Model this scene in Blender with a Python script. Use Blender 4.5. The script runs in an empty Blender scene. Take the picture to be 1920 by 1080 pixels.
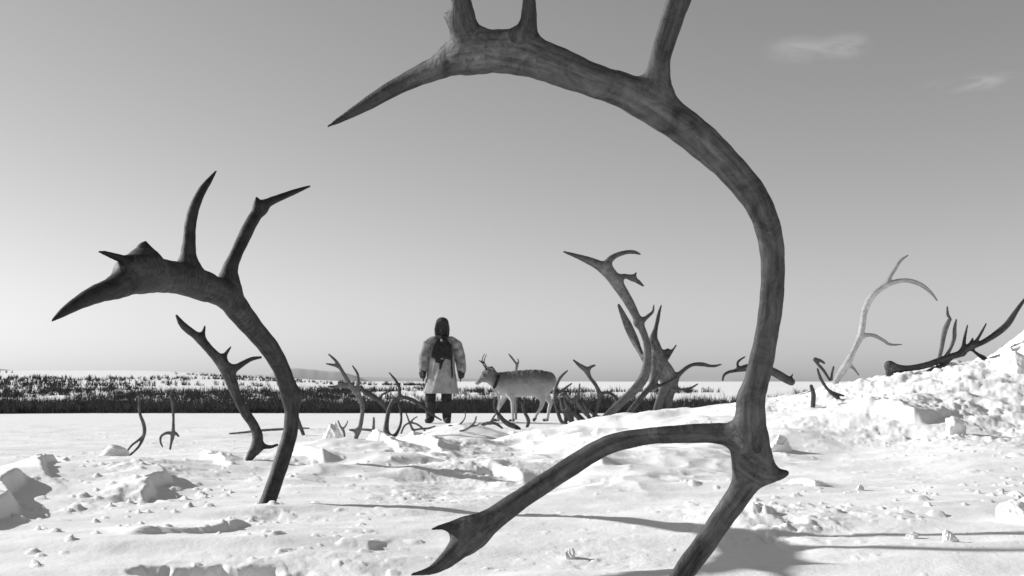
import bpy, math, random
import numpy as np
from mathutils import Vector

# ------------------------------------------------------------------ camera, world, sun, exposure
S = bpy.context.scene
F = 2059.0            # focal length in photograph pixels (photograph is 1920 wide)
HZ = 715.0            # pixel row of the horizon
CZ = 0.75             # camera height
cam = bpy.data.cameras.new('camera'); camo = bpy.data.objects.new('camera', cam)
S.collection.objects.link(camo); S.camera = camo
camo.location = (0, 0, CZ); camo.rotation_euler = (math.radians(90), 0, 0)
cam.sensor_width = 36; cam.lens = 36*F/1920; cam.shift_y = (HZ-540)/1920
cam.clip_start = 0.05; cam.clip_end = 20000
cam.dof.use_dof = True; cam.dof.focus_distance = 2.1; cam.dof.aperture_fstop = 22
SUN_EL, SUN_AZ = 23.5, -72.0      # azimuth measured from +Y (view direction) towards +X
w = bpy.data.worlds.new('World'); S.world = w; w.use_nodes = True
nt = w.node_tree; nt.nodes.clear()
def N(t, ty, **kw):
    n = t.nodes.new(ty)
    for k, v in kw.items():
        if k == 'inp':
            for a, b in v.items(): n.inputs[a].default_value = b
        else: setattr(n, k, v)
    return n
sky = N(nt, 'ShaderNodeTexSky', sky_type='NISHITA', sun_disc=False, sun_elevation=math.radians(SUN_EL),
        sun_rotation=math.radians(SUN_AZ), altitude=100, air_density=2.0, dust_density=0.5, ozone_density=1.0)
sep = N(nt, 'ShaderNodeSeparateColor'); nt.links.new(sky.outputs[0], sep.inputs[0])
mr = N(nt, 'ShaderNodeMath', operation='MULTIPLY', inp={1: 0.85}); nt.links.new(sep.outputs[0], mr.inputs[0])
mg = N(nt, 'ShaderNodeMath', operation='MULTIPLY', inp={1: 0.15}); nt.links.new(sep.outputs[1], mg.inputs[0])
ad = N(nt, 'ShaderNodeMath', operation='ADD'); nt.links.new(mr.outputs[0], ad.inputs[0]); nt.links.new(mg.outputs[0], ad.inputs[1])
# thin wisps of cloud high on the right, part of the sky
tc = N(nt, 'ShaderNodeTexCoord')
def wisp(px, py, sx, sz, thr, amt, seed):
    d = Vector(((px-960)/F, 1, -(py-HZ)/F)).normalized()
    sub = N(nt, 'ShaderNodeVectorMath', operation='SUBTRACT', inp={1: d}); nt.links.new(tc.outputs['Generated'], sub.inputs[0])
    sc = N(nt, 'ShaderNodeVectorMath', operation='MULTIPLY', inp={1: (1/sx, 1/sx, 1/sz)}); nt.links.new(sub.outputs[0], sc.inputs[0])
    ln = N(nt, 'ShaderNodeVectorMath', operation='LENGTH'); nt.links.new(sc.outputs[0], ln.inputs[0])
    mp = N(nt, 'ShaderNodeMapping', inp={'Scale': (24, 24, 75), 'Location': (seed, seed*.7, 0)}); nt.links.new(tc.outputs['Generated'], mp.inputs[0])
    no = N(nt, 'ShaderNodeTexNoise', inp={'Scale': 1.0, 'Detail': 5.0, 'Roughness': .6, 'Distortion': .6}); nt.links.new(mp.outputs[0], no.inputs[0])
    fall = N(nt, 'ShaderNodeMapRange', interpolation_type='SMOOTHSTEP', inp={1: 0.0, 2: 1.0, 3: 1.0, 4: 0.0}); nt.links.new(ln.outputs['Value'], fall.inputs[0])
    rm = N(nt, 'ShaderNodeMapRange', interpolation_type='SMOOTHSTEP', inp={1: thr, 2: thr+.3, 3: 0.0, 4: amt}); nt.links.new(no.outputs[0], rm.inputs[0])
    m = N(nt, 'ShaderNodeMath', operation='MULTIPLY'); nt.links.new(fall.outputs[0], m.inputs[0]); nt.links.new(rm.outputs[0], m.inputs[1])
    return m
last = ad
for a in ((1495, 93, .035, .014, .30, .4, 3.1), (1580, 86, .032, .014, .30, .4, 9.2), (1830, 155, .05, .01, .4, .35, 5.5)):
    m = wisp(*a)
    p = N(nt, 'ShaderNodeMath', operation='ADD', inp={1: 1.0}); nt.links.new(m.outputs[0], p.inputs[0])
    q = N(nt, 'ShaderNodeMath', operation='MULTIPLY'); nt.links.new(last.outputs[0], q.inputs[0]); nt.links.new(p.outputs[0], q.inputs[1])
    last = q
comb = N(nt, 'ShaderNodeCombineColor')
for i in range(3): nt.links.new(last.outputs[0], comb.inputs[i])
bg = N(nt, 'ShaderNodeBackground', inp={1: 0.081}); nt.links.new(comb.outputs[0], bg.inputs[0])
wo = N(nt, 'ShaderNodeOutputWorld'); nt.links.new(bg.outputs[0], wo.inputs[0])
sl = bpy.data.lights.new('sun', 'SUN'); sl.energy = 5.0; sl.angle = math.radians(0.6); sl.color = (1, 1, 1)
so = bpy.data.objects.new('sun', sl); S.collection.objects.link(so)
el, az = math.radians(SUN_EL), math.radians(SUN_AZ)
SD = Vector((math.sin(az)*math.cos(el), math.cos(az)*math.cos(el), math.sin(el)))
so.rotation_euler = SD.to_track_quat('Z', 'Y').to_euler(); so.location = SD*30
S.view_settings.view_transform = 'Standard'; S.view_settings.look = 'None'
S.view_settings.exposure = 0.28; S.view_settings.gamma = 1
rng = np.random.default_rng(7); random.seed(7)

# ------------------------------------------------------------------ helpers
def tag(o, label=None, cat=None, group=None, kind=None):
    if label: o['label'] = label
    if cat: o['category'] = cat
    if group: o['group'] = group
    if kind: o['kind'] = kind
    return o
def empty(name, loc):
    o = bpy.data.objects.new(name, None); S.collection.objects.link(o); o.location = loc
    o.empty_display_size = .1; return o
def mesh_np(name, V, Fq, mat, parent=None, smooth=True):
    """V (n,3); Fq (m,3) or (m,4) ints"""
    me = bpy.data.meshes.new(name); V = np.asarray(V, np.float32); Fq = np.asarray(Fq, np.int32)
    k = Fq.shape[1]
    me.vertices.add(len(V)); me.vertices.foreach_set('co', V.ravel())
    me.loops.add(Fq.size); me.loops.foreach_set('vertex_index', Fq.ravel())
    me.polygons.add(len(Fq)); me.polygons.foreach_set('loop_start', np.arange(0, Fq.size, k, dtype=np.int32))
    me.polygons.foreach_set('loop_total', np.full(len(Fq), k, np.int32))
    if smooth: me.polygons.foreach_set('use_smooth', np.ones(len(Fq), bool))
    me.update(calc_edges=True); me.validate()
    me.materials.append(mat)
    o = bpy.data.objects.new(name, me); S.collection.objects.link(o)
    if parent: o.parent = parent
    return o
def material(name, build):
    m = bpy.data.materials.new(name); m.use_nodes = True; t = m.node_tree
    b = t.nodes['Principled BSDF']; build(t, b); return m
def noise(t, scale, detail=4, rough=.6, coord='Object', mapping=None, dist=0):
    c = N(t, 'ShaderNodeTexCoord'); src = c.outputs[coord]
    if mapping:
        mp = N(t, 'ShaderNodeMapping', inp={'Scale': mapping}); t.links.new(src, mp.inputs[0]); src = mp.outputs[0]
    n = N(t, 'ShaderNodeTexNoise', inp={'Scale': scale, 'Detail': detail, 'Roughness': rough, 'Distortion': dist}); t.links.new(src, n.inputs[0])
    return n
def ramp(t, src, stops):
    r = N(t, 'ShaderNodeValToRGB'); e = r.color_ramp.elements
    while len(e) < len(stops): e.new(.5)
    for i, (p, v) in enumerate(stops): e[i].position = p; e[i].color = (v, v, v, 1)
    t.links.new(src, r.inputs[0]); return r
def bump(t, b, src, strength, dist, prev=None):
    n = N(t, 'ShaderNodeBump', inp={'Strength': strength, 'Distance': dist}); t.links.new(src, n.inputs['Height'])
    if prev: t.links.new(prev.outputs[0], n.inputs['Normal'])
    t.links.new(n.outputs[0], b.inputs['Normal']); return n
def antler_mat(name, dark, light, streak=1.0):
    def f(t, b):
        a = noise(t, 26, 7, .72, dist=1.0)
        ga = N(t, 'ShaderNodeAttribute', attribute_name='grain')       # runs along the antler, so grooves follow its curve
        gm = N(t, 'ShaderNodeMapping', inp={'Scale': (.09, 1, 1)}); t.links.new(ga.outputs['Vector'], gm.inputs[0])
        c = N(t, 'ShaderNodeTexNoise', inp={'Scale': 130, 'Detail': 5, 'Roughness': .62, 'Distortion': .5}); t.links.new(gm.outputs[0], c.inputs[0])
        mx = N(t, 'ShaderNodeMath', operation='MULTIPLY_ADD', inp={1: .45}); t.links.new(c.outputs[0], mx.inputs[0])
        h = N(t, 'ShaderNodeMath', operation='MULTIPLY', inp={1: .55}); t.links.new(a.outputs[0], h.inputs[0]); t.links.new(h.outputs[0], mx.inputs[2])
        r = ramp(t, mx.outputs[0], [(.35, dark), (.50, (dark+light)/2), (.63, light)])
        # stain: thin tips are darker brown, wide palms paler bone; edge shading painted in too
        at = N(t, 'ShaderNodeAttribute', attribute_name='stain_shade')
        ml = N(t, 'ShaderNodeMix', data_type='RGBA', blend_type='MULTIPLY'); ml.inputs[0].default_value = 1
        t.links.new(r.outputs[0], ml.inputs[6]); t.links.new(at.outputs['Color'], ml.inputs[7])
        t.links.new(ml.outputs[2], b.inputs['Base Color'])
        b.inputs['Roughness'].default_value = .62; b.inputs['Specular IOR Level'].default_value = .28
        bn = bump(t, b, a.outputs[0], .5*streak, .006)
        bump(t, b, c.outputs[0], .4*streak, .0018, bn)
    return material(name, f)
M = {}
M['antler_dark'] = antler_mat('antler_dark', .010, .11)
M['antler_mid'] = antler_mat('antler_mid', .016, .175)
M['antler_grey'] = antler_mat('antler_grey', .05, .21, .5)
M['antler_pale'] = antler_mat('antler_pale', .30, .66, .25)
def snow(t, b):
    a = noise(t, 9, 8, .62); c = noise(t, 90, 4, .6)
    r = ramp(t, noise(t, 1.3, 5, .6).outputs[0], [(.3, .79), (.7, .84)])
    t.links.new(r.outputs[0], b.inputs['Base Color'])
    b.inputs['Roughness'].default_value = .75; b.inputs['Specular IOR Level'].default_value = .2
    p = bump(t, b, a.outputs[0], .16, .03); bump(t, b, c.outputs[0], .3, .003, p)
M['snow'] = material('snow', snow)
def flat(v, rough=.85, sc=30, var=.25, bs=.3, bd=.004):
    def f(t, b):
        n = noise(t, sc, 5, .65)
        r = ramp(t, n.outputs[0], [(.3, v*(1-var)), (.7, v*(1+var))]); t.links.new(r.outputs[0], b.inputs['Base Color'])
        b.inputs['Roughness'].default_value = rough; b.inputs['Specular IOR Level'].default_value = .15
        bump(t, b, n.outputs[0], bs, bd)
    return f
M['twig'] = material('twig', flat(.028, var=.4))
M['rime'] = material('rime', flat(.7))
M['hill'] = material('hill', flat(.42, sc=.004, var=.12, bs=0))
M['canvas'] = material('canvas', flat(.32, sc=9, var=.3, bs=.7, bd=.03))
M['canvas_grey'] = material('canvas_grey', flat(.24, sc=11, var=.75, bs=.7, bd=.03))
M['dark_cloth'] = material('dark_cloth', flat(.03, sc=18, var=.6, bs=.6, bd=.015))
M['fur'] = material('fur', flat(.05, sc=60, var=.5, bs=.9, bd=.012))
M['skin'] = material('skin', flat(.045, sc=20))
def coat(t, b):
    n = noise(t, 5, 6, .7); m = noise(t, 60, 3, .7, mapping=(.4, 1, 1.6))
    g = N(t, 'ShaderNodeTexCoord'); s = N(t, 'ShaderNodeSeparateXYZ'); t.links.new(g.outputs['Object'], s.inputs[0])
    # darker brown back and head, white belly and legs (the animal's own colouring)
    mrn = N(t, 'ShaderNodeMapRange', inp={1: .42, 2: .98, 3: 0.0, 4: 1.0}); t.links.new(s.outputs[2], mrn.inputs[0])
    ma = N(t, 'ShaderNodeMath', operation='MULTIPLY_ADD', inp={1: .5, 2: -.25}); t.links.new(n.outputs[0], ma.inputs[0])
    mb = N(t, 'ShaderNodeMath', operation='ADD'); t.links.new(ma.outputs[0], mb.inputs[0]); t.links.new(mrn.outputs[0], mb.inputs[1])
    r = ramp(t, mb.outputs[0], [(.0, .50), (.36, .40), (.62, .20), (1.0, .085)]); t.links.new(r.outputs[0], b.inputs['Base Color'])
    b.inputs['Roughness'].default_value = .9; b.inputs['Specular IOR Level'].default_value = .1
    bump(t, b, m.outputs[0], .8, .012)
M['coat'] = material('coat', coat)

# ---- numpy noise
def _h(i, j, s):
    i = i.astype(np.uint32); j = j.astype(np.uint32)
    h = i*np.uint32(374761393) + j*np.uint32(668265263) + np.uint32((s*2246822519) & 0xffffffff)
    h = (h ^ (h >> np.uint32(13)))*np.uint32(1274126177); h ^= h >> np.uint32(16)
    return (h & np.uint32(0xffffff)).astype(np.float64)/float(0xffffff)
def vnoise(x, y, s=0):
    xi = np.floor(x); yi = np.floor(y); fx = x-xi; fy = y-yi
    xi = xi.astype(np.int64); yi = yi.astype(np.int64)
    u = fx*fx*fx*(fx*(fx*6-15)+10); v = fy*fy*fy*(fy*(fy*6-15)+10)
    a = _h(xi, yi, s); b = _h(xi+1, yi, s); c = _h(xi, yi+1, s); d = _h(xi+1, yi+1, s)
    return (a+(b-a)*u+(c-a)*v+(a-b-c+d)*u*v)*2-1
def fbm(x, y, s=0, o=4, g=.5):
    r = 0; a = 1; t = 0
    for k in range(o):
        r = r+a*vnoise(x*2**k+13.7*k, y*2**k-7.1*k, s+k); t += a; a *= g
    return r/t
def clods(x, y, L, s, prob=1.0, rel=.55):
    """rounded, broken snow clods: height of the tallest clod over each point, in metres"""
    xi = np.floor(x/L).astype(np.int64); yi = np.floor(y/L).astype(np.int64); H = np.zeros_like(x)
    for dx in (-1, 0, 1):
        for dy in (-1, 0, 1):
            i = xi+dx; j = yi+dy
            cx = (i+_h(i, j, s))*L; cy = (j+_h(i, j, s+1))*L
            r = L*(.18+.42*_h(i, j, s+2)); on = _h(i, j, s+3) < prob
            th = _h(i, j, s+4)*3.14; e = .6+.8*_h(i, j, s+5)
            ux = (x-cx)*np.cos(th)+(y-cy)*np.sin(th); uy = (-(x-cx)*np.sin(th)+(y-cy)*np.cos(th))*e
            # superellipse with a tilted top: a block, not a ball
            q = (np.abs(ux/r)**3+np.abs(uy/r)**3)
            top = np.clip(1-q, 0, 1)**.45*(1+.55*ux/r)
            H = np.maximum(H, np.where(on, top*r*rel, 0))
    return H
def sst(x, a, b):
    t = np.clip((x-a)/(b-a), 0, 1); return t*t*(3-2*t)

# ------------------------------------------------------------------ terrain
PY = [0, 1.2, 2.05, 2.6, 3.2, 4, 5.5, 8, 11, 16, 20, 25.6, 26.2, 27.2, 40, 70, 200, 6000]
PZ = [.42, .425, .452, .455, .44, .415, .345, .25, .175, .085, .02, -.006, -.012, -.2, -.2, -.1, 0, 0]
RX = [-.6, .0, .3, .8, 1.39, 1.72, 2.05, 2.44, 3.0, 3.4, 4.6, 7, 10]
RZ = [0, .03, .09, .19, .28, .335, .42, .465, .57, .84, 1.0, .9, .0]
BUMPS = [  # px column, distance, height, sigma x, sigma y
    (868, 9.0, .165, .30, .45), (625, 8.0, .05, .16, .3), (240, 3.7, .055, .22, .25), (300, 4.4, .04, .12, .2), (30, 3.1, .05, .2, .3),
    (1230, 4.3, .06, .30, .30), (1010, 4.8, -.03, .2, .3), (1000, 3.4, -.02, .3, .3), (1620, 5.5, .08, .35, .25), (1470, 5.0, .05, .2, .2),
    (700, 6.0, .06, .5, .4), (560, 4.3, .03, .25, .3), (1450, 2.35, .02, .2, .15), (430, 2.0, .02, .2, .12), (1900, 4.0, .05, .3, .4), (1170, 8.0, .075, .5, .5), (505, 2.53, .012, .06, .05)]
def macro(X, Y):
    R = np.where(Y > 0, Y, np.hypot(X, Y))
    z = np.interp(np.maximum(R, 0), PY, PZ)
    s = np.where(Y < 6.9, 1.25, 1.1)
    z = z+np.interp(X, RX, RZ)*np.exp(-((Y-6.9)/s)**2/2)
    for px, D, h, sx, sy in BUMPS:
        x0 = (px-960)/F*D
        z = z+h*np.exp(-((X-x0)/sx)**2/2-((Y-D)/sy)**2/2)
    far = sst(Y, 45, 420)
    left = sst(-X/np.maximum(Y, 1), .08, .36)
    z = z+far*left*4.6
    return z
def ground_at(px, py, lo=1.0, hi=26.0):
    """first distance along the sight line of a pixel at which it meets the snow"""
    D = np.linspace(lo, hi, 4000); X = (px-960)/F*D; z = CZ-(py-HZ)/F*D
    k = np.argmax(macro(X, D) >= z)
    return (X[k], D[k], z[k])
SPOTS = [  # broken-snow patches: px, py, half width px, half depth metres, amount
    (820, 850, 150, .9, .9), (900, 900, 120, .5, .6), (800, 940, 120, .4, .5), (700, 870, 110, .6, .5), (260, 890, 80, .5, 1.0), (300, 1058, 150, .12, .5), (560, 1060, 150, .15, 1.5), (640, 1050, 110, .12, 1.3),
    (240, 940, 90, .25, .8), (1450, 965, 130, .22, 1.0), (1600, 960, 110, .2, .5), (1540, 800, 150, .6, .7), (1780, 770, 260, .8, 1.2), (1880, 700, 200, .8, 1.2),
    (1600, 735, 150, .6, .9), (1450, 760, 90, .6, .8), (1120, 1040, 130, .15, .35), (60, 1000, 90, .2, .35), (80, 865, 60, .4, .35), (430, 880, 80, .5, .6),
    (520, 966, 60, .10, .8), (1700, 880, 200, .4, .18), (1330, 770, 110, .8, .6)]
DRIFTS = [  # crest from (px,py) to (px,py); the steep lee side lies to the right of that direction; height, windward width
    ((-70, 1000), (30, 905), .046, .6), ((280, 940), (282, 885), .036, .3), ((90, 900), (108, 868), .03, .15), ((690, 836), (835, 853), .06, .5), ((1098, 866), (1135, 886), .05, .35), ((556, 868), (604, 884), .035, .2),
    ((690, 836), (752, 854), .03, .3), ((1590, 772), (1725, 800), .07, .4), ((300, 999), (478, 984), .014, .3), ((960, 815), (1000, 826), .05, .3), ((1150, 806), (1120, 822), .03, .3),
    ((640, 1010), (700, 1016), .012, .15), ((1490, 952), (1570, 958), .010, .12), ((380, 862), (420, 880), .03, .2), ((915, 895), (980, 910), .03, .25), ((1500, 906), (1545, 918), .015, .1)]
DW = []
for a_, b_, h_, w_ in DRIFTS: DW.append((ground_at(*a_), ground_at(*b_), h_, w_))
SW = []
for px, py, wx, dy, am in SPOTS:
    x, y, z = ground_at(px, py); SW.append((x, y, wx/F*y, dy, am))
def mask(X, Y):
    m = np.zeros_like(X)
    for x, y, sx, sy, am in SW:
        m = np.maximum(m, am*np.exp(-(((X-x)/sx)**2+((Y-y)/sy)**2)*1.1))
    return m
def height(X, Y):
    z = macro(X, Y)
    near = 1-sst(np.hypot(X, Y), 14, 25)
    wxx = X+.03*fbm(X*9, Y*9, 91, 3); wyy = Y+.03*fbm(X*9, Y*9, 95, 3)
    m = mask(X, Y)*(.15+1.1*np.clip(fbm(X*2.4, Y*2.4, 5, 3)+.3, 0, 1))
    pile = sst(X, 1.3, 2.4)*np.exp(-((Y-6.6)/1.6)**2/2)
    m = np.clip(np.maximum(m, pile*.25), 0, 1.0)
    z = z+near*(.034*fbm(X*.9, Y*.9, 11, 3)+.006*fbm(X*5, Y*7, 21, 3))
    # trampled mounds and hollows between the antlers
    tr = sst(Y, 2.5, 3.4)*(1-sst(Y, 7.5, 10))*sst(.34-np.abs(X/np.maximum(Y, .5)-.02), 0, .2)
    z = z+tr*(.075*np.maximum(fbm(X*1.9+3, Y*1.5, 131, 3)+.02, 0)-.05*np.maximum(-fbm(X*1.9+3, Y*1.5, 131, 3)-.12, 0)+.012*(1-2*np.abs(fbm(X*4, Y*3, 137, 3))))
    for kk, (a_, b_, h_, w_) in enumerate(DW):
        dx, dy = b_[0]-a_[0], b_[1]-a_[1]; L = math.hypot(dx, dy); dx /= L; dy /= L
        n_ = .035*fbm(X*7, Y*7, 151+kk, 4)+.05*fbm(X*2.5, Y*2.5, 171+kk, 2)
        t_ = ((X-a_[0])*dx+(Y-a_[1])*dy)/L+n_/L*.5; d_ = (X-a_[0])*dy-(Y-a_[1])*dx+n_
        win = sst(t_, -.12, .12)*(1-sst(t_, .88, 1.12))
        z = z+h_*win*np.where(d_ < 0, np.clip(1+d_/w_, 0, 1)**1.6, 1-sst(d_, 0, .02+h_*.25))
    # wind-packed drift ripples
    z = z+near*.008*(1-np.abs(fbm(X*1.3, Y*4.2, 31, 3))*2)*(1-np.clip(m, 0, 1))
    z = z+near*m*(clods(wxx, wyy, .24, 100, .3, .2)*.6+clods(wxx, wyy, .08, 200, .35, .3)*.7+clods(wxx, wyy, .03, 300, .55, .5)+.02*fbm(X*11, Y*13, 41, 5))
    z = z+near*(clods(wxx, wyy, .034, 500, .022, .55)*.7+clods(wxx, wyy, .018, 510, .04, .7)*.8)*(.3+1.2*np.clip(fbm(X*1.1, Y*1.1, 7, 2)+.4, 0, 1))
    z = z+pile*(.06*fbm(X*1.6, Y*1.8, 51, 3)+.03*fbm(X*8, Y*8, 57, 5)+clods(wxx, wyy, .09, 700, .22, .4)*.5+clods(wxx, wyy, .035, 710, .25, .4)*.6+.03*np.abs(fbm(X*4, Y*6, 733, 3)))
    # a dug hollow at the near edge of the snow
    hx = X+.50+.10*fbm(X*9, Y*9, 81, 4); hy = Y-1.74+.07*fbm(X*9, Y*9, 83, 4)
    z = z-.06*sst(-np.abs(hx)+.13, 0, .07)*sst(-np.abs(hy)+.11, 0, .025)
    z = z+sst(Y, 27, 60)*.12*fbm(X*.12, Y*.05, 61, 3)+sst(Y, 27.5, 31)*(1-sst(Y, 60, 90))*.13*fbm(X*.9, Y*.45, 63, 3)
    return z
def hz(x, y): return float(height(np.array([float(x)]), np.array([float(y)]))[0])
aw = np.radians(np.concatenate([np.linspace(-180, -60, 40)[:-1], np.linspace(-60, -29, 60)[:-1], np.linspace(-29, 29, 950), np.linspace(29, 60, 60)[1:], np.linspace(60, 180, 40)[1:-1]]))
rr = np.concatenate([np.linspace(.15, 1.2, 30)[:-1], np.geomspace(1.2, 28, 760), np.geomspace(28, 6000, 130)[1:]])
A, R_ = np.meshgrid(aw, rr); GX = R_*np.sin(A); GY = R_*np.cos(A); GZ = height(GX, GY)
na = len(aw); nr = len(rr)
ii = np.arange(nr*na).reshape(nr, na); nx = np.roll(ii, -1, axis=1)
q = np.stack([ii[:-1], nx[:-1], nx[1:], ii[1:]], -1).reshape(-1, 4)[:, ::-1]
V = np.stack([GX, GY, GZ], -1).reshape(-1, 3)
V = np.vstack([V, [0, 0, .42]])
g = mesh_np('ground', V, q, M['snow']); tag(g, 'trampled and drifted snow covering the whole plain', kind='structure')
if sum(1 for _ in range(1)) and g.data.polygons[0].normal.z < 0: g.data.flip_normals()

# far hills
def hill(px0, px1, D, ytop, seed, name='hills'):
    n = 90; xs = np.linspace(px0, px1, n); t = np.linspace(0, 1, n)
    prof = np.sin(np.pi*t)**.8*(1+.25*fbm(t*5, t*0+seed, seed, 3))
    rows = []
    for k, (dd, hh) in enumerate(((0, 0), (.1, .45), (.25, .85), (.4, 1.0), (.7, .7), (1.1, 0))):
        Dk = D*(1+.12*dd); rows.append(np.stack([(xs-960)/F*Dk, np.full(n, Dk), -3+prof*hh*((HZ-ytop)/F*D+4)], -1))
    P = np.stack(rows); nr_ = len(rows); idx = np.arange(nr_*n).reshape(nr_, n)
    f = np.stack([idx[:-1, :-1], idx[:-1, 1:], idx[1:, 1:], idx[1:, :-1]], -1).reshape(-1, 4)
    return mesh_np(name, P.reshape(-1, 3), f, M['hill'])
for a in ((-420, 190, 2600, 688, 1), (430, 700, 2300, 690, 4), (1000, 1900, 3600, 708, 9), (-100, 1100, 4200, 704, 12)):
    tag(hill(*a), 'low grey snow-dusted ridge on the far horizon', kind='structure')

# ------------------------------------------------------------------ willow scrub band
def scrub():
    P = []
    n1 = 6400; y = 27.0+rng.random(n1)**2.2*20; x = (rng.random(n1)*2-1)*.62*y; h = .12+.34*rng.random(n1)**1.5; d = np.full(n1, 17)
    h *= np.interp(x/y, [-.6, -.2, .1, .25, .6], [1.2, 1.1, 1.05, .95, .9])
    P.append((x, y, h, d))
    n2 = 8200; y = 34+rng.random(n2)**1.2*60; x = (rng.random(n2)*2-1)*.58*y
    keep = (fbm(x*.16, y*.07, 71, 3) > np.interp(y, [34, 60, 95], [-.22, .08, .22])) & (rng.random(n2) < np.interp(x/y, [-.5, -.15, .15, .4], [1, .75, .45, .35]))
    x = x[keep]; y = y[keep]; P.append((x, y, .25+.35*rng.random(len(x)), np.full(len(x), 9)))
    n3 = 2600; y = 90+rng.random(n3)*170; x = -(.06+rng.random(n3)*.5)*y
    keep = fbm(x*.05, y*.02, 73, 3) > 0.12; x = x[keep]; y = y[keep]; P.append((x, y, .35+.5*rng.random(len(x)), np.full(len(x), 6)))
    X = np.concatenate([p[0] for p in P]); Y = np.concatenate([p[1] for p in P]); Hh = np.concatenate([p[2] for p in P]); Dn = np.concatenate([p[3] for p in P]).astype(int)
    Z = height(X, Y)
    idx = np.repeat(np.arange(len(X)), Dn); n = len(idx)
    th = rng.random(n)*6.283; lean = rng.random(n)*.75; hh = Hh[idx]*(.45+.7*rng.random(n))
    bx = X[idx]+rng.normal(0, .11, n); by = Y[idx]+rng.normal(0, .11, n); bz = Z[idx]-.03
    dist = np.hypot(bx, by); rad = np.maximum(.006+.006*rng.random(n), dist*.00026)
    mx = bx+np.cos(th)*hh*lean*.45; my = by+np.sin(th)*hh*lean*.45; mz = bz+hh*.55
    th2 = th+rng.normal(0, .7, n)
    tx = mx+np.cos(th2)*hh*lean*.6; ty = my+np.sin(th2)*hh*lean*.6; tz = bz+hh
    V = np.zeros((n, 7, 3)); 
    for k in range(3):
        a = th+k*2.094; V[:, k] = np.stack([bx+rad*np.cos(a), by+rad*np.sin(a), bz], -1)
        V[:, 3+k] = np.stack([mx+rad*.8*np.cos(a), my+rad*.8*np.sin(a), mz], -1)
    V[:, 6] = np.stack([tx, ty, tz], -1)
    base = np.arange(n)[:, None, None]*7
    tri = []
    for k in range(3):
        k2 = (k+1) % 3
        tri += [[k, k2, 3+k2], [k, 3+k2, 3+k], [3+k, 3+k2, 6]]
    T = (base+np.array(tri)[None]).reshape(-1, 3)
    o = mesh_np('willow_scrub', V.reshape(-1, 3), T, M['twig'], smooth=False)
    return tag(o, 'dark band of low bare willow scrub crossing the snowfield', 'scrub', kind='stuff')
scrub()

# ------------------------------------------------------------------ implicit-surface modeller (round limbs melted together)
def catmull(P, n):
    P = np.asarray(P, float); Q = np.vstack([2*P[0]-P[1], P, 2*P[-1]-P[-2]]); out = []
    for i in range(len(P)-1):
        p0, p1, p2, p3 = Q[i:i+4]
        for t in np.arange(n)/n:
            out.append(.5*((2*p1)+(-p0+p2)*t+(2*p0-5*p1+4*p2-p3)*t*t+(-p0+3*p1-3*p2+p3)*t**3))
    out.append(P[-1]); return np.array(out)
def seg_d(Px, Py, Pz, a, b):
    ab = b[:3]-a[:3]; L = max((ab**2).sum(), 1e-12)
    t = np.clip(((Px-a[0])*ab[0]+(Py-a[1])*ab[1]+(Pz-a[2])*ab[2])/L, 0, 1)
    dx = Px-a[0]-t*ab[0]; dy = Py-a[1]-t*ab[1]; dz = Pz-a[2]-t*ab[2]
    return np.sqrt(dx*dx+dy*dy+dz*dz)-(a[3]+t*(b[3]-a[3]))
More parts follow.
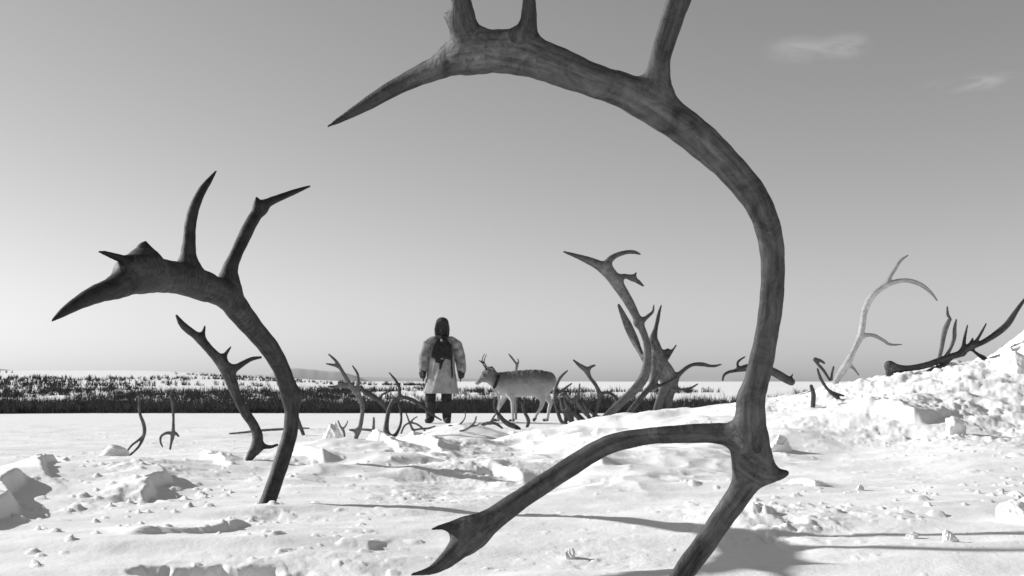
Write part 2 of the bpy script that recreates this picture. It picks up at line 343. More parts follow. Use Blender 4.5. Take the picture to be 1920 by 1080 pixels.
def build(branches, h, k, clipz=None):
    """branches: list of (polyline (n,4) xyzr, flat). returns V, quads, per-vertex branch id, distance-weighted radius"""
    lo = np.full(3, 1e9); hi = -lo
    for P, fl in branches:
        r = P[:, 3:4]; lo = np.minimum(lo, (P[:, :3]-r).min(0)); hi = np.maximum(hi, (P[:, :3]+r).max(0))
    lo -= 3*h+k*.3; hi += 3*h+k*.3; n = np.ceil((hi-lo)/h).astype(int)+1
    ax = [np.float32(lo[i])+np.float32(h)*np.arange(n[i], dtype=np.float32) for i in range(3)]
    G = np.full(n, 1e3, np.float32)
    for P, fl in branches:
        pad = k+3*h
        B = None; r = P[:, 3].max()
        b0 = np.maximum(np.floor(((P[:, :3]-P[:, 3:4]).min(0)-pad-lo)/h).astype(int), 0)
        b1 = np.minimum(np.ceil(((P[:, :3]+P[:, 3:4]).max(0)+pad-lo)/h).astype(int)+1, n)
        B = np.full(b1-b0, 1e3, np.float32)
        for i in range(len(P)-1):
            a, b = P[i], P[i+1]; rm = max(a[3], b[3])+pad
            s0 = np.maximum(np.floor((np.minimum(a[:3], b[:3])-rm-lo)/h).astype(int), b0)
            s1 = np.minimum(np.ceil((np.maximum(a[:3], b[:3])+rm-lo)/h).astype(int)+1, b1)
            X = ax[0][s0[0]:s1[0], None, None]; Y = ax[1][None, s0[1]:s1[1], None]; Z = ax[2][None, None, s0[2]:s1[2]]
            aa = a.copy(); bb = b.copy(); aa[1] /= fl; bb[1] /= fl
            d = seg_d(X, Y/fl, Z, aa, bb)
            sl_ = tuple(slice(s0[c]-b0[c], s1[c]-b0[c]) for c in range(3))
            B[sl_] = np.minimum(B[sl_], d)
        sg = tuple(slice(b0[c], b1[c]) for c in range(3)); A0 = G[sg]
        hm = np.maximum(k-np.abs(A0-B), 0)/k
        G[sg] = np.minimum(A0, B)-hm*hm*k*.25
    if clipz is not None: G = np.maximum(G, (np.float32(clipz)-ax[2])[None, None, :])
    # surface nets
    ins = G < 0; c = np.zeros(np.array(G.shape)-1, np.int8)
    for dx in (0, 1):
        for dy in (0, 1):
            for dz in (0, 1):
                c += ins[dx:ins.shape[0]-1+dx, dy:ins.shape[1]-1+dy, dz:ins.shape[2]-1+dz]
    cells = np.argwhere((c > 0) & (c < 8)); m = len(cells)
    vid = np.full(c.shape, -1, np.int32); vid[tuple(cells.T)] = np.arange(m)
    acc = np.zeros((m, 3)); cnt = np.zeros(m)
    for axx in range(3):
        o1, o2 = [i for i in range(3) if i != axx]
        for u in (0, 1):
            for v in (0, 1):
                p = cells.copy(); p[:, o1] += u; p[:, o2] += v; qq = p.copy(); qq[:, axx] += 1
                fa = G[tuple(p.T)]; fb = G[tuple(qq.T)]; cr = (fa < 0) != (fb < 0)
                t = np.where(cr, fa/np.where(cr, fa-fb, 1), 0); pos = p.astype(float); pos[:, axx] += t
                acc[cr] += pos[cr]; cnt[cr] += 1
    V = lo+h*acc/cnt[:, None]
    quads = []
    for axx in range(3):
        o1, o2 = [(1, 2), (2, 0), (0, 1)][axx]
        s = [slice(1, -1)]*3; s[axx] = slice(0, -1); s2 = list(s); s2[axx] = slice(1, None)
        a = ins[tuple(s)]; b = ins[tuple(s2)]
        for flip, msk in ((0, a & ~b), (1, ~a & b)):
            e = np.argwhere(msk); e[:, [o1, o2]] += 1
            def cid(d1, d2):
                w_ = e.copy(); w_[:, o1] -= d1; w_[:, o2] -= d2; return vid[tuple(w_.T)]
            Q = np.stack([cid(1, 1), cid(0, 1), cid(0, 0), cid(1, 0)], -1)
            if flip: Q = Q[:, ::-1]
            quads.append(Q[(Q >= 0).all(1)])
    Q = np.vstack(quads)
    # Taubin relaxation: takes out the voxel steps without thinning the limbs
    E = np.vstack([Q[:, [0, 1]], Q[:, [1, 2]], Q[:, [2, 3]], Q[:, [3, 0]]]); Ea = np.concatenate([E[:, 0], E[:, 1]]); Eb = np.concatenate([E[:, 1], E[:, 0]])
    cn = np.maximum(np.bincount(Ea, minlength=len(V)), 1)
    for it in range(12):
        av = np.stack([np.bincount(Ea, V[Eb, c_], minlength=len(V)) for c_ in range(3)], -1)/cn[:, None]
        V = V+(.5 if it % 2 == 0 else -.52)*(av-V)
    ds = []; rad = []; gr = []
    for P, fl in branches:
        bd = np.full(len(V), 1e3); br = np.zeros(len(V)); g_ = np.zeros((len(V), 3)); L0 = 0
        for i in range(len(P)-1):
            a = P[i].copy(); b = P[i+1].copy(); T = b[:3]-a[:3]; L = max(np.linalg.norm(T), 1e-6); T = T/L
            o = V-a[:3]; al = np.clip(o@T, 0, L); o = o-al[:, None]*T
            side = np.cross(T, [0, 1, 0]); side /= max(np.linalg.norm(side), 1e-6)
            a[1] /= fl; b[1] /= fl
            d = seg_d(V[:, 0], V[:, 1]/fl, V[:, 2], a, b); u = d < bd; bd[u] = d[u]; br[u] = (a[3]+b[3])/2
            g_[u] = np.stack([L0+al, o@side, o[:, 1]], -1)[u]; L0 += L
        ds.append(bd); rad.append(br); gr.append(g_)
    ds = np.array(ds); bid = ds.argmin(0); rv = np.array(rad)[bid, np.arange(len(V))]
    build.grain = np.array(gr)[bid, np.arange(len(V))]
    return V, Q, bid, rv
def emit(root, V, Q, bid, names, mats, stain_shade=None, origin=(0, 0, 0)):
    """split one continuous surface into part meshes that keep the whole surface's shading normals"""
    me = bpy.data.meshes.new('tmp'); me.from_pydata([tuple(v) for v in V], [], [tuple(q_) for q_ in Q.tolist()]); me.update()
    nn = np.zeros(len(V)*3, np.float32); me.vertex_normals.foreach_get('vector', nn); nn = nn.reshape(-1, 3)
    bpy.data.meshes.remove(me)
    fb = bid[Q]; fid = np.array([np.bincount(r, minlength=len(names)).argmax() for r in fb])
    out = []
    for k_ in range(len(names)):
        f = Q[fid == k_]
        if not len(f): continue
        u, inv = np.unique(f, return_inverse=True)
        o = mesh_np(names[k_], V[u]-np.array(origin), inv.reshape(f.shape), mats if not isinstance(mats, (list, tuple)) else mats[k_], root)
        if stain_shade is not None:
            at = o.data.attributes.new('stain_shade', 'FLOAT_COLOR', 'POINT'); s4 = np.ones((len(u), 4), np.float32); s4[:, :3] = stain_shade[u][:, None]
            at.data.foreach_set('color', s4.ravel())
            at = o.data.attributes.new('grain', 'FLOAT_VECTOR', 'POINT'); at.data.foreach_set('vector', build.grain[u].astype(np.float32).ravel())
        o.data.normals_split_custom_set_from_vertices([tuple(x) for x in nn[u]])
        out.append(o)
    return out

# ------------------------------------------------------------------ antlers
GRP = 'shed reindeer antlers standing and lying in the snow'
def px2w(x, y, D): return np.array([(x-960)/F*D, D, CZ-(y-HZ)/F*D])
def antler(label, D, branches, mat='antler_mid', k=8, vox=1.3, depth=0.0, tilt=0.0, lump=.035):
    """branches: (part, [(px,py,width[,extra distance])...], flat). The first point of the first branch is the foot."""
    if isinstance(D, tuple):      # stand it where its foot meets the snow
        fx, fy = branches[0][1][0][:2]; fy += 1.5
        dd = np.linspace(D[0], D[1], 900); xx = (fx-960)/F*dd; diff = height(xx, dd)-(CZ-(fy-HZ)/F*dd)
        k_ = int(np.argmax(diff >= 0)) if (diff >= 0).any() else int(np.argmax(diff)); D = float(dd[k_])
    B = []; names = []
    for bi, br in enumerate(branches):
        nm, pts = br[0], br[1]; fl = br[2] if len(br) > 2 else .85
        pts = [tuple(p)+(0.,)*(4-len(p)) for p in pts]
        pp = catmull(pts, 5 if D < 5 else 3); W = []
        for j, (x, y, wd, e) in enumerate(pp):
            # a gentle bend out of the picture plane that depends on where the point is along the antler
            e = e+tilt*(x-branches[0][1][0][0])*F/1e6+depth*math.sin((x-branches[0][1][0][0])*.004+(branches[0][1][0][1]-y)*.0035)
            DD = D+e; c = px2w(x, y, DD)
            wob = 1+lump*math.sin(j*1.7+bi*2.1)*.5+lump*math.sin(j*.6+bi)*.5
            W.append((c[0], c[1], c[2], max(wd/2*wob, vox*.62)/F*DD))
        B.append((np.array(W), fl)); names.append(nm)
    hvox = vox/F*D
    V, Q, bid, rv = build(B, hvox, k/F*D)
    base = B[0][0][0]
    root = empty('reindeer_antler', tuple(base[:3]))
    tag(root, label, 'antler', GRP)
    rm = max(b[0][:, 3].max() for b in B)
    face = np.clip(np.abs(build.grain[:, 2])/np.maximum(rv*np.array([b_[1] for b_ in B])[bid], 1e-5), 0, 1)   # shading painted into the colour: paler facing along Y, darker at the outline
    stain_shade = (.18+.88*np.clip(rv/rm, 0, 1))*(.5+.85*face**1.4)
    emit(root, V, Q, bid, names, M[mat], stain_shade, base[:3])
    return root

antler('huge grey antler arching over the whole view, closest to the camera', 1.5, [
    ('beam', [(1180, 1290, 38), (1225, 1180, 42), (1278, 1080, 41), (1318, 1025, 42), (1352, 975, 43), (1385, 928, 46), (1407, 885, 56), (1412, 845, 60), (1408, 800, 58), (1408, 750, 53),
              (1417, 720, 48), (1427, 680, 46), (1437, 630, 44), (1445, 578, 44), (1449, 522, 45), (1447, 465, 46), (1435, 412, 50), (1412, 366, 53), (1372, 318, 57), (1334, 281, 62), (1293, 246, 66), (1240, 208, 70), (1175, 172, 66), (1125, 155, 62), (1075, 136, 62), (1035, 120, 58), (1010, 112, 44)], .72),
    ('palm', [(1060, 130, 50), (1030, 118, 62), (985, 104, 76), (935, 96, 82), (890, 100, 80), (855, 108, 66), (822, 126, 46), (785, 142, 38), (735, 167, 31), (685, 197, 24), (640, 223, 13), (615, 237, 4)], .55),
    ('tine', [(885, 85, 60), (872, 55, 50), (868, 25, 42), (864, 0, 38), (850, -60, 32), (830, -130, 24), (815, -190, 8)], .6),
    ('tine', [(980, 75, 50), (990, 45, 34), (992, 15, 27), (991, -10, 25), (985, -70, 22), (970, -130, 14), (960, -170, 6)], .65),
    ('tine', [(1232, 165, 56), (1238, 110, 39), (1256, 50, 42), (1272, 0, 46), (1292, -50, 48), (1320, -110, 40), (1355, -180, 26), (1380, -230, 8)], .65),
    ('tine', [(864, 44, 26), (850, 38, 18), (840, 32, 12), (835, 29, 7)]),
    ('brow_tine', [(1400, 825, 58), (1370, 816, 46), (1330, 812, 38), (1255, 815, 33), (1215, 818, 32, .01), (1156, 829, 35, .02), (1116, 846, 37, .03), (1060, 881, 37, .04), (978, 935, 39, .05), (918, 978, 45, .06), (878, 1006, 48, .06)], .7),
    ('brow_tine', [(885, 1005, 46, .06), (862, 1026, 42, .06), (840, 1048, 32, .06), (815, 1066, 20, .06), (795, 1073, 12, .06), (772, 1077, 5, .06)], .7),
    ('tine', [(895, 990, 38, .06), (872, 985, 26, .06), (850, 986, 18, .06), (828, 988, 11, .06), (811, 992, 5, .06)], .7),
    ('burr', [(1410, 868, 66), (1432, 883, 48), (1452, 889, 28), (1464, 889, 20), (1474, 887, 11)], .9)], 'antler_mid', k=26, vox=2.4, depth=.05)

antler('dark palmed antler arching to the left, rooted left of centre in the foreground', 2.6, [
    ('beam', [(486, 985, 31), (500, 947, 31), (519, 893, 29), (533, 850, 29), (544, 812, 28), (547, 775, 27), (545, 745, 30), (537, 718, 32), (526, 688, 33), (505, 652, 36), (480, 622, 39), (452, 588, 44), (428, 558, 50), (395, 541, 50), (365, 530, 46), (342, 525, 34)], .75),
    ('palm', [(385, 538, 42), (362, 530, 50), (332, 521, 58), (302, 517, 64), (273, 512, 76), (248, 516, 72), (228, 532, 52), (208, 542, 42), (184, 550, 36), (154, 564, 28), (124, 582, 19), (98, 601, 5)], .5),
    ('palm', [(270, 500, 66), (271, 480, 40), (270, 466, 24), (273, 454, 6)], .45),
    ('tine', [(246, 500, 30), (232, 487, 16), (215, 481, 13), (198, 475, 9), (186, 472, 4)], .7),
    ('tine', [(353, 505, 46), (353, 478, 30), (355, 448, 24), (357, 420, 22), (364, 390, 20), (378, 359, 16), (392, 339, 11), (405, 321, 4)], .75),
    ('tine', [(428, 535, 46), (431, 506, 30), (442, 478, 24), (456, 448, 24), (472, 416, 24), (490, 390, 21), (505, 379, 17), (526, 370, 13), (554, 359, 10), (581, 349, 4)], .75),
    ('tine', [(489, 390, 14), (483, 380, 9), (481, 371, 4)]),
    ('burr', [(548, 742, 30), (556, 736, 20), (562, 733, 8)])], 'antler_dark', k=20, vox=1.9, depth=.0, tilt=.75)

antler('small dark antler standing beneath the arch of the left palmed antler', (3.4, 5.5), [
    ('beam', [(466, 862, 12), (473, 850, 18), (480, 840, 21), (483, 818, 20), (475, 796, 18), (458, 771, 18), (444, 743, 18), (434, 716, 22), (424, 693, 24), (410, 674, 20), (394, 657, 17), (380, 641, 17), (367, 629, 15), (351, 617, 14), (340, 606, 12), (331, 592, 5)]),
    ('tine', [(377, 634, 12), (381, 624, 8), (384, 612, 4)]), ('tine', [(418, 676, 12), (423, 664, 8), (433, 650, 3)]),
    ('tine', [(432, 694, 20), (445, 688, 13), (458, 680, 10), (472, 673, 8), (489, 670, 5)]),
    ('brow_tine', [(483, 838, 16), (494, 837, 10), (507, 838, 7), (520, 834, 5)])], 'antler_dark', k=9, vox=1.6, depth=.1)

antler('thin bare antler forked at its foot, leftmost of the antlers on the open snow', (6, 10), [
    ('beam', [(240, 856, 4), (252, 846, 4.5), (261, 836, 5), (268, 822, 6), (271, 808, 7), (269, 794, 7), (263, 778, 6), (261, 762, 5), (262, 742, 4)]),
    ('tine', [(270, 815, 5), (260, 825, 5), (248, 834, 4.5), (238, 846, 4), (232, 854, 4)])], 'antler_mid', k=2, vox=1.3, depth=.05)
antler('small upright antler with a hooked foot, on the open snow left of the dark antler', (6.5, 11), [
    ('beam', [(319, 842, 4), (321, 830, 5), (324, 816, 8), (325, 802, 6), (325, 777, 5), (323, 755, 5), (320, 738, 4), (328, 729, 3)]),
    ('tine', [(325, 812, 7), (330, 813, 6), (335, 818, 4)]), ('tine', [(323, 812, 7), (312, 812, 6), (302, 818, 5), (301, 829, 4), (305, 838, 3)])], 'antler_mid', k=2, vox=1.3)
antler('thin antler tip lying flat on the snow below the forked thin antler', (5, 9), [
    ('tine', [(219, 852, 4), (230, 859, 5), (240, 862, 5), (262, 857, 4), (290, 857, 3)])], 'antler_grey', k=2, vox=1.3)
antler('thin antler lying on the snow behind the small dark antler', (8, 14), [
    ('tine', [(430, 813, 3), (455, 811, 4), (492, 807, 5), (525, 805, 5), (560, 803, 4), (580, 803, 3)])], 'antler_mid', k=2, vox=1.3)
antler('short dark tine poking out behind the foot of the left palmed antler', (8, 14), [
    ('tine', [(569, 815, 7), (564, 802, 7), (558, 785, 7), (553, 768, 6)])], 'antler_dark', k=2, vox=1.3)

antler('branching antler with a forked tip at the left end of the middle tangle', (8.5, 15), [
    ('beam', [(667, 822, 8), (671, 810, 10), (675, 800, 9), (678, 785, 8), (680, 765, 8), (675, 747, 10), (665, 732, 11), (654, 717, 8), (642, 697, 7), (632, 680, 6), (625, 672, 5), (616, 664, 3)]),
    ('tine', [(633, 687, 5), (623, 684, 5), (612, 682, 3)]), ('tine', [(655, 724, 10), (640, 722, 9), (630, 725, 6), (615, 725, 3)]),
    ('tine', [(670, 735, 9), (672, 715, 6), (670, 700, 5), (661, 686, 3)]), ('brow_tine', [(671, 807, 8), (664, 807, 6), (656, 806, 4)])], 'antler_grey', k=5, vox=1.3, depth=.12)
antler('dark antler leaning right out of the left branching antler', 11.3, [
    ('beam', [(728, 772, 6), (722, 762, 8), (712, 752, 9), (697, 742, 9), (684, 736, 8), (677, 725, 6)]),
    ('tine', [(691, 739, 7), (697, 732, 5), (703, 725, 3)]), ('tine', [(713, 752, 6), (715, 742, 5), (722, 737, 4), (731, 734, 3)])], 'antler_dark', k=3, vox=1.3)
antler('looped antler with one straight upright tine, beside the standing person', (8.5, 15), [
    ('beam', [(728, 828, 10), (727, 820, 15), (724, 808, 12), (725, 792, 9), (729, 770, 8), (737, 752, 7), (752, 745, 7), (772, 749, 7), (792, 761, 6), (810, 777, 5), (828, 788, 3)]),
    ('tine', [(749, 746, 8), (749, 735, 7), (748, 725, 6), (741, 712, 5), (730, 699, 3)]),
    ('tine', [(727, 820, 10), (740, 817, 8), (748, 804, 6), (752, 790, 5), (752, 774, 5), (748, 755, 5)])], 'antler_mid', k=4, vox=1.3, depth=.12)
antler('thin upright tine between the branching antler and the looped antler', (8.5, 15), [
    ('beam', [(692, 830, 4), (697, 822, 6), (700, 805, 6), (701, 783, 4)]), ('tine', [(668, 805, 4), (690, 806, 5), (715, 810, 5)])], 'antler_grey', k=2, vox=1.3)
antler('short leaning antler in the snow left of the person\'s boots', (8.5, 15), [
    ('beam', [(778, 815, 5), (773, 804, 5), (767, 790, 4), (762, 776, 3)]), ('tine', [(777, 806, 4), (790, 804, 4), (803, 803, 4), (816, 799, 3)])], 'antler_mid', k=2, vox=1.3)
antler('curved thin antler lying just right of the person\'s boots', (8.5, 15), [
    ('beam', [(842, 798, 4), (856, 799, 4), (866, 792, 4), (872, 782, 3), (873, 772, 3)])], 'antler_grey', k=2, vox=1.3)

antler('thick dark curved antler lying before the reindeer\'s forelegs', (13, 18.3), [
    ('beam', [(974, 804, 6), (966, 800, 9), (955, 796, 10), (945, 789, 9), (937, 780, 8), (930, 770, 6), (927, 758, 5), (930, 744, 4)])], 'antler_dark', k=3, vox=1.2, depth=.1)
antler('spread-legged dark antler lying left of the thick curved antler', (13, 18.3), [
    ('beam', [(868, 803, 3), (882, 806, 5), (897, 804, 6), (906, 796, 7), (920, 793, 6), (931, 795, 6), (942, 803, 4)]), ('tine', [(920, 793, 5), (925, 783, 4), (930, 776, 3)])], 'antler_mid', k=3, vox=1.2)
antler('short dark antler standing between the reindeer\'s fore and hind legs', (13, 18.3), [
    ('beam', [(988, 800, 6), (991, 792, 7), (989, 783, 7), (982, 770, 6), (981, 758, 6), (985, 751, 4)]), ('tine', [(981, 757, 5), (974, 752, 4), (968, 754, 3)])], 'antler_dark', k=2, vox=1.2)
antler('thin forked antler rising behind the reindeer\'s back', 21, [
    ('beam', [(967, 792, 5), (968, 740, 5), (967, 700, 5), (969, 685, 5), (965, 678, 4), (959, 670, 4), (954, 664, 2.5)]), ('tine', [(969, 686, 4), (972, 679, 3), (971, 673, 2.5)])], 'antler_grey', k=2, vox=1.2)
antler('short dark antler in the thick of the tangle behind the reindeer', (13, 18.3), [
    ('beam', [(1090, 796, 6), (1084, 784, 7), (1072, 772, 7), (1062, 758, 7), (1058, 746, 4)]), ('tine', [(1076, 776, 6), (1079, 765, 5), (1078, 754, 3)]), ('tine', [(1066, 764, 6), (1058, 772, 5), (1047, 774, 3)])], 'antler_dark', k=3, vox=1.2)
antler('low grey antler lying across the foot of the slender wavy antler', (13, 18.3), [
    ('beam', [(1150, 792, 5), (1138, 784, 6), (1124, 782, 6), (1112, 776, 6), (1100, 766, 5), (1094, 756, 3)]), ('tine', [(1136, 783, 5), (1138, 773, 4), (1145, 766, 3)])], 'antler_grey', k=3, vox=1.2)
antler('pale forked antler between the reindeer\'s chest and the thick dark curved antler', (13, 18.3), [
    ('beam', [(935, 789, 4), (934, 776, 5), (934, 764, 5), (936, 753, 5), (934, 742, 4), (929, 734, 4), (921, 730, 2.5)]), ('tine', [(935, 768, 4), (942, 757, 4), (950, 747, 3)])], 'antler_pale', k=2, vox=1.2)
antler('thin arched antler lying between the looped antler and the person\'s boots', (8.5, 15), [
    ('beam', [(752, 812, 4), (758, 799, 4), (768, 793, 4), (781, 795, 4), (792, 803, 4), (799, 810, 3)]), ('tine', [(768, 793, 4), (776, 785, 3), (783, 781, 2.5)])], 'antler_mid', k=2, vox=1.2)
antler('thin forked twiglike antler right of the person, low on the snow', (6, 9), [
    ('beam', [(862, 808, 3), (872, 806, 4), (882, 800, 4), (890, 791, 4), (893, 781, 3)]), ('tine', [(884, 799, 4), (893, 798, 3), (902, 793, 2.5)])], 'antler_grey', k=2, vox=1.2)
antler('small upright antler left of the branching antler, half sunk in snow', (8.5, 15), [
    ('beam', [(646, 818, 4), (644, 808, 5), (638, 799, 4), (634, 789, 3)]), ('tine', [(642, 805, 4), (649, 797, 3), (652, 789, 2.5)])], 'antler_grey', k=2, vox=1.2)
antler('tall curved antler just behind the reindeer\'s rump', (13, 18.3), [
    ('beam', [(1063, 788, 5), (1058, 793, 6), (1052, 789, 7), (1047, 776, 7), (1042, 760, 6), (1040, 745, 6), (1041, 730, 6), (1048, 712, 6), (1055, 703, 5), (1064, 695, 3)]),
    ('tine', [(1041, 743, 6), (1048, 736, 5), (1058, 729, 5), (1072, 719, 3)])], 'antler_mid', k=3, vox=1.2, depth=.1)
antler('antler with one thin upright tine in the tangle behind the reindeer', (13, 18.3), [
    ('beam', [(1110, 790, 5), (1103, 780, 8), (1090, 766, 9), (1078, 754, 8), (1067, 748, 6), (1060, 736, 4)]), ('tine', [(1080, 754, 6), (1084, 742, 5), (1086, 730, 4), (1087, 720, 3)])], 'antler_grey', k=3, vox=1.2)
antler('broad dark antler palm low in the tangle behind the reindeer', (13, 18.3), [
    ('palm', [(1074, 795, 7), (1068, 780, 14), (1058, 765, 15), (1052, 748, 6)]), ('beam', [(1062, 768, 12), (1076, 773, 10), (1090, 783, 7), (1100, 792, 5)]), ('tine', [(1062, 775, 8), (1060, 790, 5), (1066, 798, 4)])], 'antler_dark', k=4, vox=1.2)
antler('slender wavy antler with a fishtail fork at its top', (13, 18.3), [
    ('beam', [(1106, 794, 6), (1112, 784, 7), (1118, 772, 7), (1123, 754, 7), (1124, 738, 8), (1117, 722, 7), (1107, 709, 7), (1099, 694, 10), (1088, 686, 8), (1075, 675, 3)]),
    ('tine', [(1101, 694, 9), (1108, 688, 6), (1115, 685, 4)]), ('brow_tine', [(1125, 740, 6), (1135, 736, 6), (1148, 739, 6), (1156, 750, 6), (1150, 761, 5), (1142, 768, 4)])], 'antler_mid', k=5, vox=1.2, depth=.1)

antler('tall pale-edged antler leaning left with a forked crown at the centre right', 8.0, [
    ('beam', [(1122, 796, 10.8), (1132, 786, 13.5), (1148, 771, 15.3), (1164, 756, 15.3), (1189, 732, 17.1), (1208, 706, 18.9), (1214, 672, 15.3), (1212, 640, 13.5), (1197, 602, 14.4), (1180, 568, 18.0), (1162, 539, 21.6), (1142, 511, 24.3), (1120, 496, 18.0), (1092, 484, 11.7), (1057, 472, 3.6)], .7),
    ('tine', [(1137, 502, 16), (1143, 488, 13), (1155, 479, 10), (1174, 473, 8), (1190, 473, 7), (1201, 477, 3)]),
    ('tine', [(1158, 525, 14), (1170, 518, 10), (1184, 521, 9), (1196, 528, 8), (1206, 536, 4)]), ('tine', [(1185, 521, 7), (1190, 516, 5), (1193, 511, 3)]),
    ('tine', [(1195, 606, 12), (1206, 600, 9), (1216, 592, 7), (1224, 584, 5), (1226, 572, 3)]),
    ('palm', [(1160, 572, 6, .05), (1168, 590, 11, .1), (1178, 612, 16, .12), (1189, 636, 16, .12), (1198, 655, 11, .08), (1206, 672, 8, .02)], .5)], 'antler_grey', k=9, vox=1.5, depth=.2)
antler('dark-stemmed antler leaning right behind the tall leaning antler, with a forked top', 8.25, [
    ('beam', [(1152, 810, 11), (1163, 797, 12), (1182, 771, 12), (1206, 741, 11), (1222, 722, 12), (1230, 700, 20), (1231, 678, 26), (1230, 655, 22), (1225, 637, 17), (1229, 618, 9), (1233, 600, 8), (1236, 585, 6), (1240, 572, 3)], .7),
    ('tine', [(1234, 664, 16), (1243, 662, 10), (1252, 657, 8)]), ('tine', [(1240, 678, 16), (1251, 671, 8), (1259, 660, 5), (1268, 647, 3)]),
    ('tine', [(1225, 725, 8), (1240, 722, 6), (1256, 714, 5), (1268, 706, 4)])], 'antler_mid', k=8, vox=1.4, depth=.15)
antler('pale palmed antler with a long wavy tine reaching right', 8.7, [
    ('palm', [(1250, 782, 10), (1253, 762, 12), (1257, 738, 16), (1258, 718, 26), (1248, 700, 34), (1238, 680, 28)], .4),
    ('tine', [(1262, 712, 18), (1272, 703, 10), (1284, 692, 8), (1298, 684, 7), (1316, 683, 8), (1330, 686, 6), (1342, 686, 5), (1352, 683, 3)]),
    ('tine', [(1262, 727, 10), (1275, 730, 5), (1290, 729, 5), (1300, 725, 4), (1308, 720, 3)]), ('beam', [(1250, 720, 22), (1240, 745, 18), (1232, 768, 15), (1229, 786, 12)], .6)], 'antler_grey', k=8, vox=1.4, depth=.1)

antler('dark antler lying on the snow bank, passing behind the huge near antler', (5, 9), [
    ('beam', [(1484, 716, 14), (1474, 711, 15), (1455, 700, 16), (1435, 691, 15), (1412, 688, 15), (1393, 691, 12), (1378, 695, 7), (1365, 698, 6), (1357, 704, 5), (1355, 713, 4)]),
    ('tine', [(1384, 692, 5), (1383, 680, 5), (1390, 673, 4), (1397, 669, 3)]), ('tine', [(1479, 713, 6), (1484, 706, 4), (1487, 700, 2)])], 'antler_dark', k=4, vox=1.4)
antler('white sunlit antler curving into a large open hook on the snow heap', (5, 8.5), [
    ('beam', [(1566, 718, 10), (1574, 703, 13), (1587, 684, 15), (1600, 658, 11), (1612, 633, 12), (1617, 610, 12), (1620, 588, 12), (1627, 568, 13), (1639, 551, 12), (1658, 537, 10), (1680, 528, 9), (1702, 526, 8), (1725, 533, 8), (1744, 547, 6), (1757, 563, 3)], .9),
    ('tine', [(1661, 534, 7), (1669, 519, 7), (1678, 505, 7), (1688, 489, 6), (1702, 479, 3)]),
    ('brow_tine', [(1614, 632, 9), (1628, 628, 7), (1641, 630, 7), (1656, 638, 6), (1669, 646, 5), (1691, 646, 2.5)]), ('tine', [(1590, 683, 8), (1600, 690, 5), (1610, 703, 3)])], 'antler_pale', k=6, vox=1.3, depth=.15)
antler('small dark hooked antler on the heap left of the white hooked antler', (5, 8.5), [
    ('beam', [(1556, 713, 5), (1551, 705, 5), (1543, 693, 6), (1534, 683, 6), (1528, 674, 7)]), ('tine', [(1529, 674, 7), (1538, 676, 6), (1546, 681, 4)])], 'antler_dark', k=3, vox=1.3)
antler('thin dark antler bowed low over the left slope of the heap', (5, 8.5), [
    ('beam', [(1572, 747, 7), (1563, 740, 7), (1555, 733, 6), (1546, 722, 6), (1538, 708, 6), (1533, 692, 4)]), ('tine', [(1557, 734, 5), (1570, 739, 5), (1582, 742, 4)])], 'antler_dark', k=3, vox=1.3)
antler('black antler stub standing upright in the snow bank', (5, 8.5), [
    ('beam', [(1524, 762, 9), (1525, 750, 9), (1525, 738, 9), (1521, 724, 7)])], 'antler_dark', k=2, vox=1.4)
antler('tiny dark tine tip standing in the snow beside the foot of the white antler', (5, 8.5), [
    ('tine', [(1559, 712, 5), (1560, 700, 5), (1563, 688, 4)])], 'antler_dark', k=2, vox=1.3)
antler('heavy black antler lying on the crest of the heap, sweeping up at the right edge', 6.72, [
    ('beam', [(1668, 686, 20), (1680, 691, 18), (1700, 691, 12), (1732, 686, 12), (1763, 675, 11), (1780, 669, 11), (1798, 664, 13), (1812, 654, 14), (1828, 648, 10), (1846, 640, 10), (1868, 626, 12), (1889, 608, 12), (1905, 584, 9), (1920, 563, 6), (1935, 545, 3)]),
    ('tine', [(1805, 662, 12), (1807, 648, 8), (1809, 632, 6), (1814, 610, 3)]), ('tine', [(1820, 651, 8), (1832, 637, 6), (1841, 622, 5), (1849, 607, 3)]), ('tine', [(1815, 652, 8), (1820, 643, 6), (1824, 634, 3)]),
    ('tine', [(1822, 655, 5), (1833, 664, 6), (1844, 671, 9), (1851, 677, 8)]),
    ('brow_tine', [(1668, 690, 14), (1668, 703, 12), (1680, 712, 13), (1700, 709, 11), (1722, 703, 9), (1747, 695, 9), (1770, 684, 8), (1782, 672, 8)])], 'antler_dark', k=4, vox=1.3, depth=.08)
antler('grey antler rising upright from the heavy black antler on the heap', 6.75, [
    ('beam', [(1757, 684, 6), (1762, 668, 7), (1766, 650, 8), (1769, 632, 9), (1773, 616, 10), (1779, 602, 8), (1782, 598, 5), (1777, 590, 6), (1776, 575, 3)]),
    ('tine', [(1774, 668, 8), (1783, 652, 6), (1789, 634, 8), (1790, 615, 7), (1793, 599, 3)])], 'antler_grey', k=4, vox=1.3, depth=.08)

